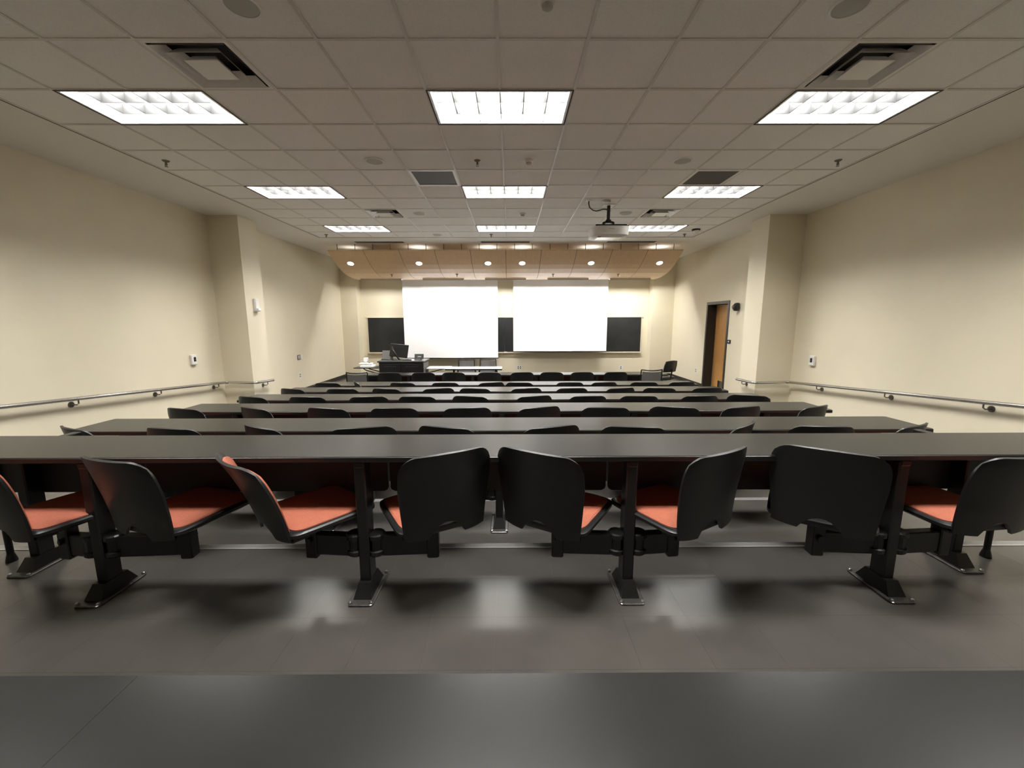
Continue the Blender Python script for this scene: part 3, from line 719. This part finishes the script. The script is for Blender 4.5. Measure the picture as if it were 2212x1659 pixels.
MB().cbox(lx1-.022, lx1-.012, ly0+.05, ly1-.05, .10, lz-.06, .003).build('side_panel', 'mesh', le)
# wings
wing = MB().cbox(-3.48, lx0-.01, 9.08, 9.52, ZC-1.052, ZC-1.032, .004).build('side_shelf', 'console', le)
MB().tube([(-3.30, 9.2, ZC-1.06), (-3.25, 9.2, ZC-1.10), (lx0+.01, 9.2, ZC-1.20)], .012, 8).build('shelf_strut', 'steel', wing)
MB().tube([(-3.30, 9.45, ZC-1.06), (-3.25, 9.45, ZC-1.10), (lx0+.01, 9.45, ZC-1.20)], .012, 8).build('shelf_strut', 'steel', wing)
w2 = MB().cbox(lx1+.01, -1.37, 9.22, 9.62, ZC-1.085, ZC-1.06, .004).build('side_shelf', 'whitetop', le)
MB().tube([(-1.52, 9.32, ZC-1.09), (lx1-.01, 9.32, ZC-1.19)], .012, 8).build('shelf_strut', 'steel', w2)
tag(le, 'black lectern console with side shelves in front of the chalkboard', 'lectern')
# monitor on arm
mo = empty('monitor', (-2.52, 9.22, lz), math.radians(-8))
MB().loft([srect(.11, .08, 0, 20, 5), srect(.105, .075, .012, 20, 5)]).build('stand_base', 'black', mo)
MB().tube([(.05, -.03, .01), (.02, -.05, .06), (-.09, -.065, .24), (-.11, -.03, .30)], .02, 8).build('stand_arm', 'black', mo, True)
s_ = MB().cbox(-.23, .23, -.025, .0, .07, .36, .008).build('screen_panel', 'black', mo); s_.rotation_euler = (math.radians(-12), math.radians(4), math.radians(-10))
tag(mo, 'black monitor seen from behind on the lectern', 'monitor')
cf = empty('laptop_screen', (-2.80, 9.33, lz))
q = MB().cbox(-.13, .15, -.01, .01, .0, .21, .005).build('lid', 'mesh', cf); q.rotation_euler = (math.radians(-14), 0, math.radians(-14))
MB().cbox(-.13, .15, -.02, .20, .0, .015, .004).build('keyboard_base', 'black', cf)
tag(cf, 'grey tilted screen standing behind the monitor on the lectern', 'screen')
kb_ = empty('keyboard', (-2.27, 9.25, lz)); MB().cbox(-.20, .12, -.07, .07, 0, .02, .004).build('key_tray', 'black', kb_); MB().cbox(-.17, .06, -.05, .05, .019, .024, .002).build('keys', 'whitetop', kb_)
tag(kb_, 'keyboard lying on the lectern beside the monitor', 'keyboard')
tp = empty('touch_panel', (-2.05, 9.22, lz))
MB().loft([srect(.08, .06, 0, 16, 4), srect(.05, .035, .04, 16, 4)]).build('foot', 'black', tp)
q = MB().cbox(-.10, .10, -.02, .01, .03, .14, .006).build('panel_body', 'black', tp); q.rotation_euler = (math.radians(-18), 0, 0)
q2 = MB().cbox(-.03, .05, -.0215, -.0195, .07, .085, .001).build('label_strip', 'grey', q)
tag(tp, 'small black touch panel on the right end of the lectern', 'touch panel')
mse = MB().loft([srect(.03, .05, 0, 16, 3), srect(.03, .05, .012, 16, 3), srect(.018, .032, .03, 16, 3)]).build('mouse', 'white', None, True, (-2.16, 9.12, lz)); tag(mse, 'white mouse on the lectern next to the touch panel', 'mouse')
dc = empty('document_camera', (-3.22, 9.28, ZC-1.032))
MB().loft([srect(.16, .12, 0, 24, 5), srect(.16, .12, .03, 24, 5), srect(.14, .10, .045, 24, 5)]).build('base', 'white', dc, True)
MB().cbox(-.17, .12, -.10, .02, .06, .09, .008).build('stage', 'white', dc)
MB().tube([(-.06, .05, .04), (-.06, .05, .13)], .022, 12).build('column', 'white', dc, True)
MB().cbox(-.10, -.01, .0, .10, .12, .20, .012).build('camera_head', 'louver', dc)
MB().cyl((.05, -.05), .02, .088, .10, 14).build('lens', 'black', dc)
tag(dc, 'white document camera on the left shelf of the lectern', 'document camera')
# small front table
ft = empty('folding_table', (0, 0, 0)); tz = ZC-1.07
t_ = MB().cbox(-1.455, -.19, 9.14, 9.60, tz-.022, tz, .004).build('table_top', 'whitetop', ft)
MB().box(-1.459, -.186, 9.134, 9.606, tz-.034, tz-.003).build('edge_band', 'edge', t_)
for x in (-1.29, -.33):
    lg = MB().cbox(x-.02, x+.02, 9.33, 9.38, .03, tz-.022, .005).build('leg', 'steel', ft)
    MB().cbox(x-.018, x+.018, 9.16, 9.58, .0, .035, .006).build('foot', 'steel', lg)
MB().cbox(-1.27, -.35, 9.345, 9.365, tz-.06, tz-.025, .004).build('rail', 'steel', ft)
tag(ft, 'small white topped table beside the lectern', 'table')
# mesh chairs
def make_mesh_chair():
    r = empty('mesh_chair')
    def fb(u, v):
        U = u*2-1; return (.205*U*(1-.05*v), -.21-.06*v+.05*U*U, .47+v*(.36+.012*U*U))
    def fi(u, v):
        U = u*2-1; return (.185*U*(1-.05*v), -.208-.06*v+.05*U*U*.82, .50+v*(.30+.010*U*U))
    MB().shell(fi, 14, 8, .006).build('back_mesh', 'mesh', r, True)
    pts = [fb(0, 1-t/6) for t in range(7)] + [fb(i/10, 0) for i in range(1, 10)] + [fb(1, t/6) for t in range(7)]
    MB().tube(pts, .012, 8).build('back_frame', 'plastic', r, True)
    MB().tube([fb(i/10, 1) for i in range(11)], .012, 8).build('top_rail', 'plastic', r, True)
    MB().loft([srect(.19, .19, .425, 24, 4), srect(.23, .225, .44, 24, 5), srect(.23, .225, .465, 24, 5), srect(.20, .195, .478, 24, 5)]).build('seat', 'mesh', r, True)
    for sx in (-1, 1):
        MB().tube([(sx*.24, -.20, .0), (sx*.235, -.18, .43), (sx*.22, -.22, .60)], .012, 8).build('leg', 'steel', r, True)
        MB().tube([(sx*.24, .20, .0), (sx*.235, .17, .44)], .012, 8).build('leg', 'steel', r, True)
        MB().tube([(sx*.235, -.19, .30), (sx*.235, .18, .30)], .009, 8).build('side_rail', 'steel', r)
    return r
mc = make_mesh_chair()
spots = [(-1.09, 9.99, PI, 0, 'dark mesh chair behind the small white table, nearer the lectern'), (-.555, 9.99, PI, 0, 'dark mesh chair behind the small white table, its free end'),
         (-2.87, 7.86, 0, 0, 'loose dark chair at the left end of the front lecture table'), (2.66, 7.90, 0, .03, 'loose dark chair at the right end of the front lecture table')]
for n, (x, y, rz, dz, lab) in enumerate(spots):
    o = mc if n == 0 else copy_tree(mc)
    o.location = (x, y, 0); o.rotation_euler = (0, 0, rz); tag(o, lab, 'chair', 'loose mesh chairs')
    if dz: o.scale = (1, 1, 1.04)
    if n == 3:
        MB().tube([(.24, -.12, .45), (.25, -.10, .64), (.25, .12, .66)], .014, 8).build('armrest', 'plastic', o, True)
# swivel chair by the wall
sc = empty('swivel_chair', (3.52, 9.38, 0), math.radians(30))
def fs(u, v):
    U = u*2-1; return (.20*U*(1-.25*max(0, v-.6)), -.20-.05*v+.05*U*U, .64+.26*v-.02*U*U*v)
MB().shell(fs, 14, 8, .03).build('backrest', 'black', sc, True)
MB().tube([(0, -.05, .44), (0, -.20, .47), (0, -.235, .70)], .018, 8).build('back_bar', 'steel', sc, True)
MB().loft([srect(.18, .18, .46, 28, 3), srect(.22, .22, .48, 28, 3), srect(.22, .22, .51, 28, 3), srect(.18, .18, .53, 28, 3)]).build('seat', 'plastic', sc, True)
MB().tube([(0, 0, .08), (0, 0, .47)], .026, 12).build('gas_lift', 'bracket', sc, True)
for i in range(5):
    a = 2*PI*i/5; lg = MB().tube([(0, 0, .10), (.26*math.cos(a), .26*math.sin(a), .065)], .018, 8).build('base_arm', 'plastic', sc, True)
    wh = MB().cyl((0, 0), .028, -.02, .02, 14).build('caster', 'black', lg, True, loc=(.26*math.cos(a), .26*math.sin(a), .028)); wh.rotation_euler = (PI/2, 0, a)
tag(sc, 'black swivel chair with a round seat near the wall past the front table', 'chair')
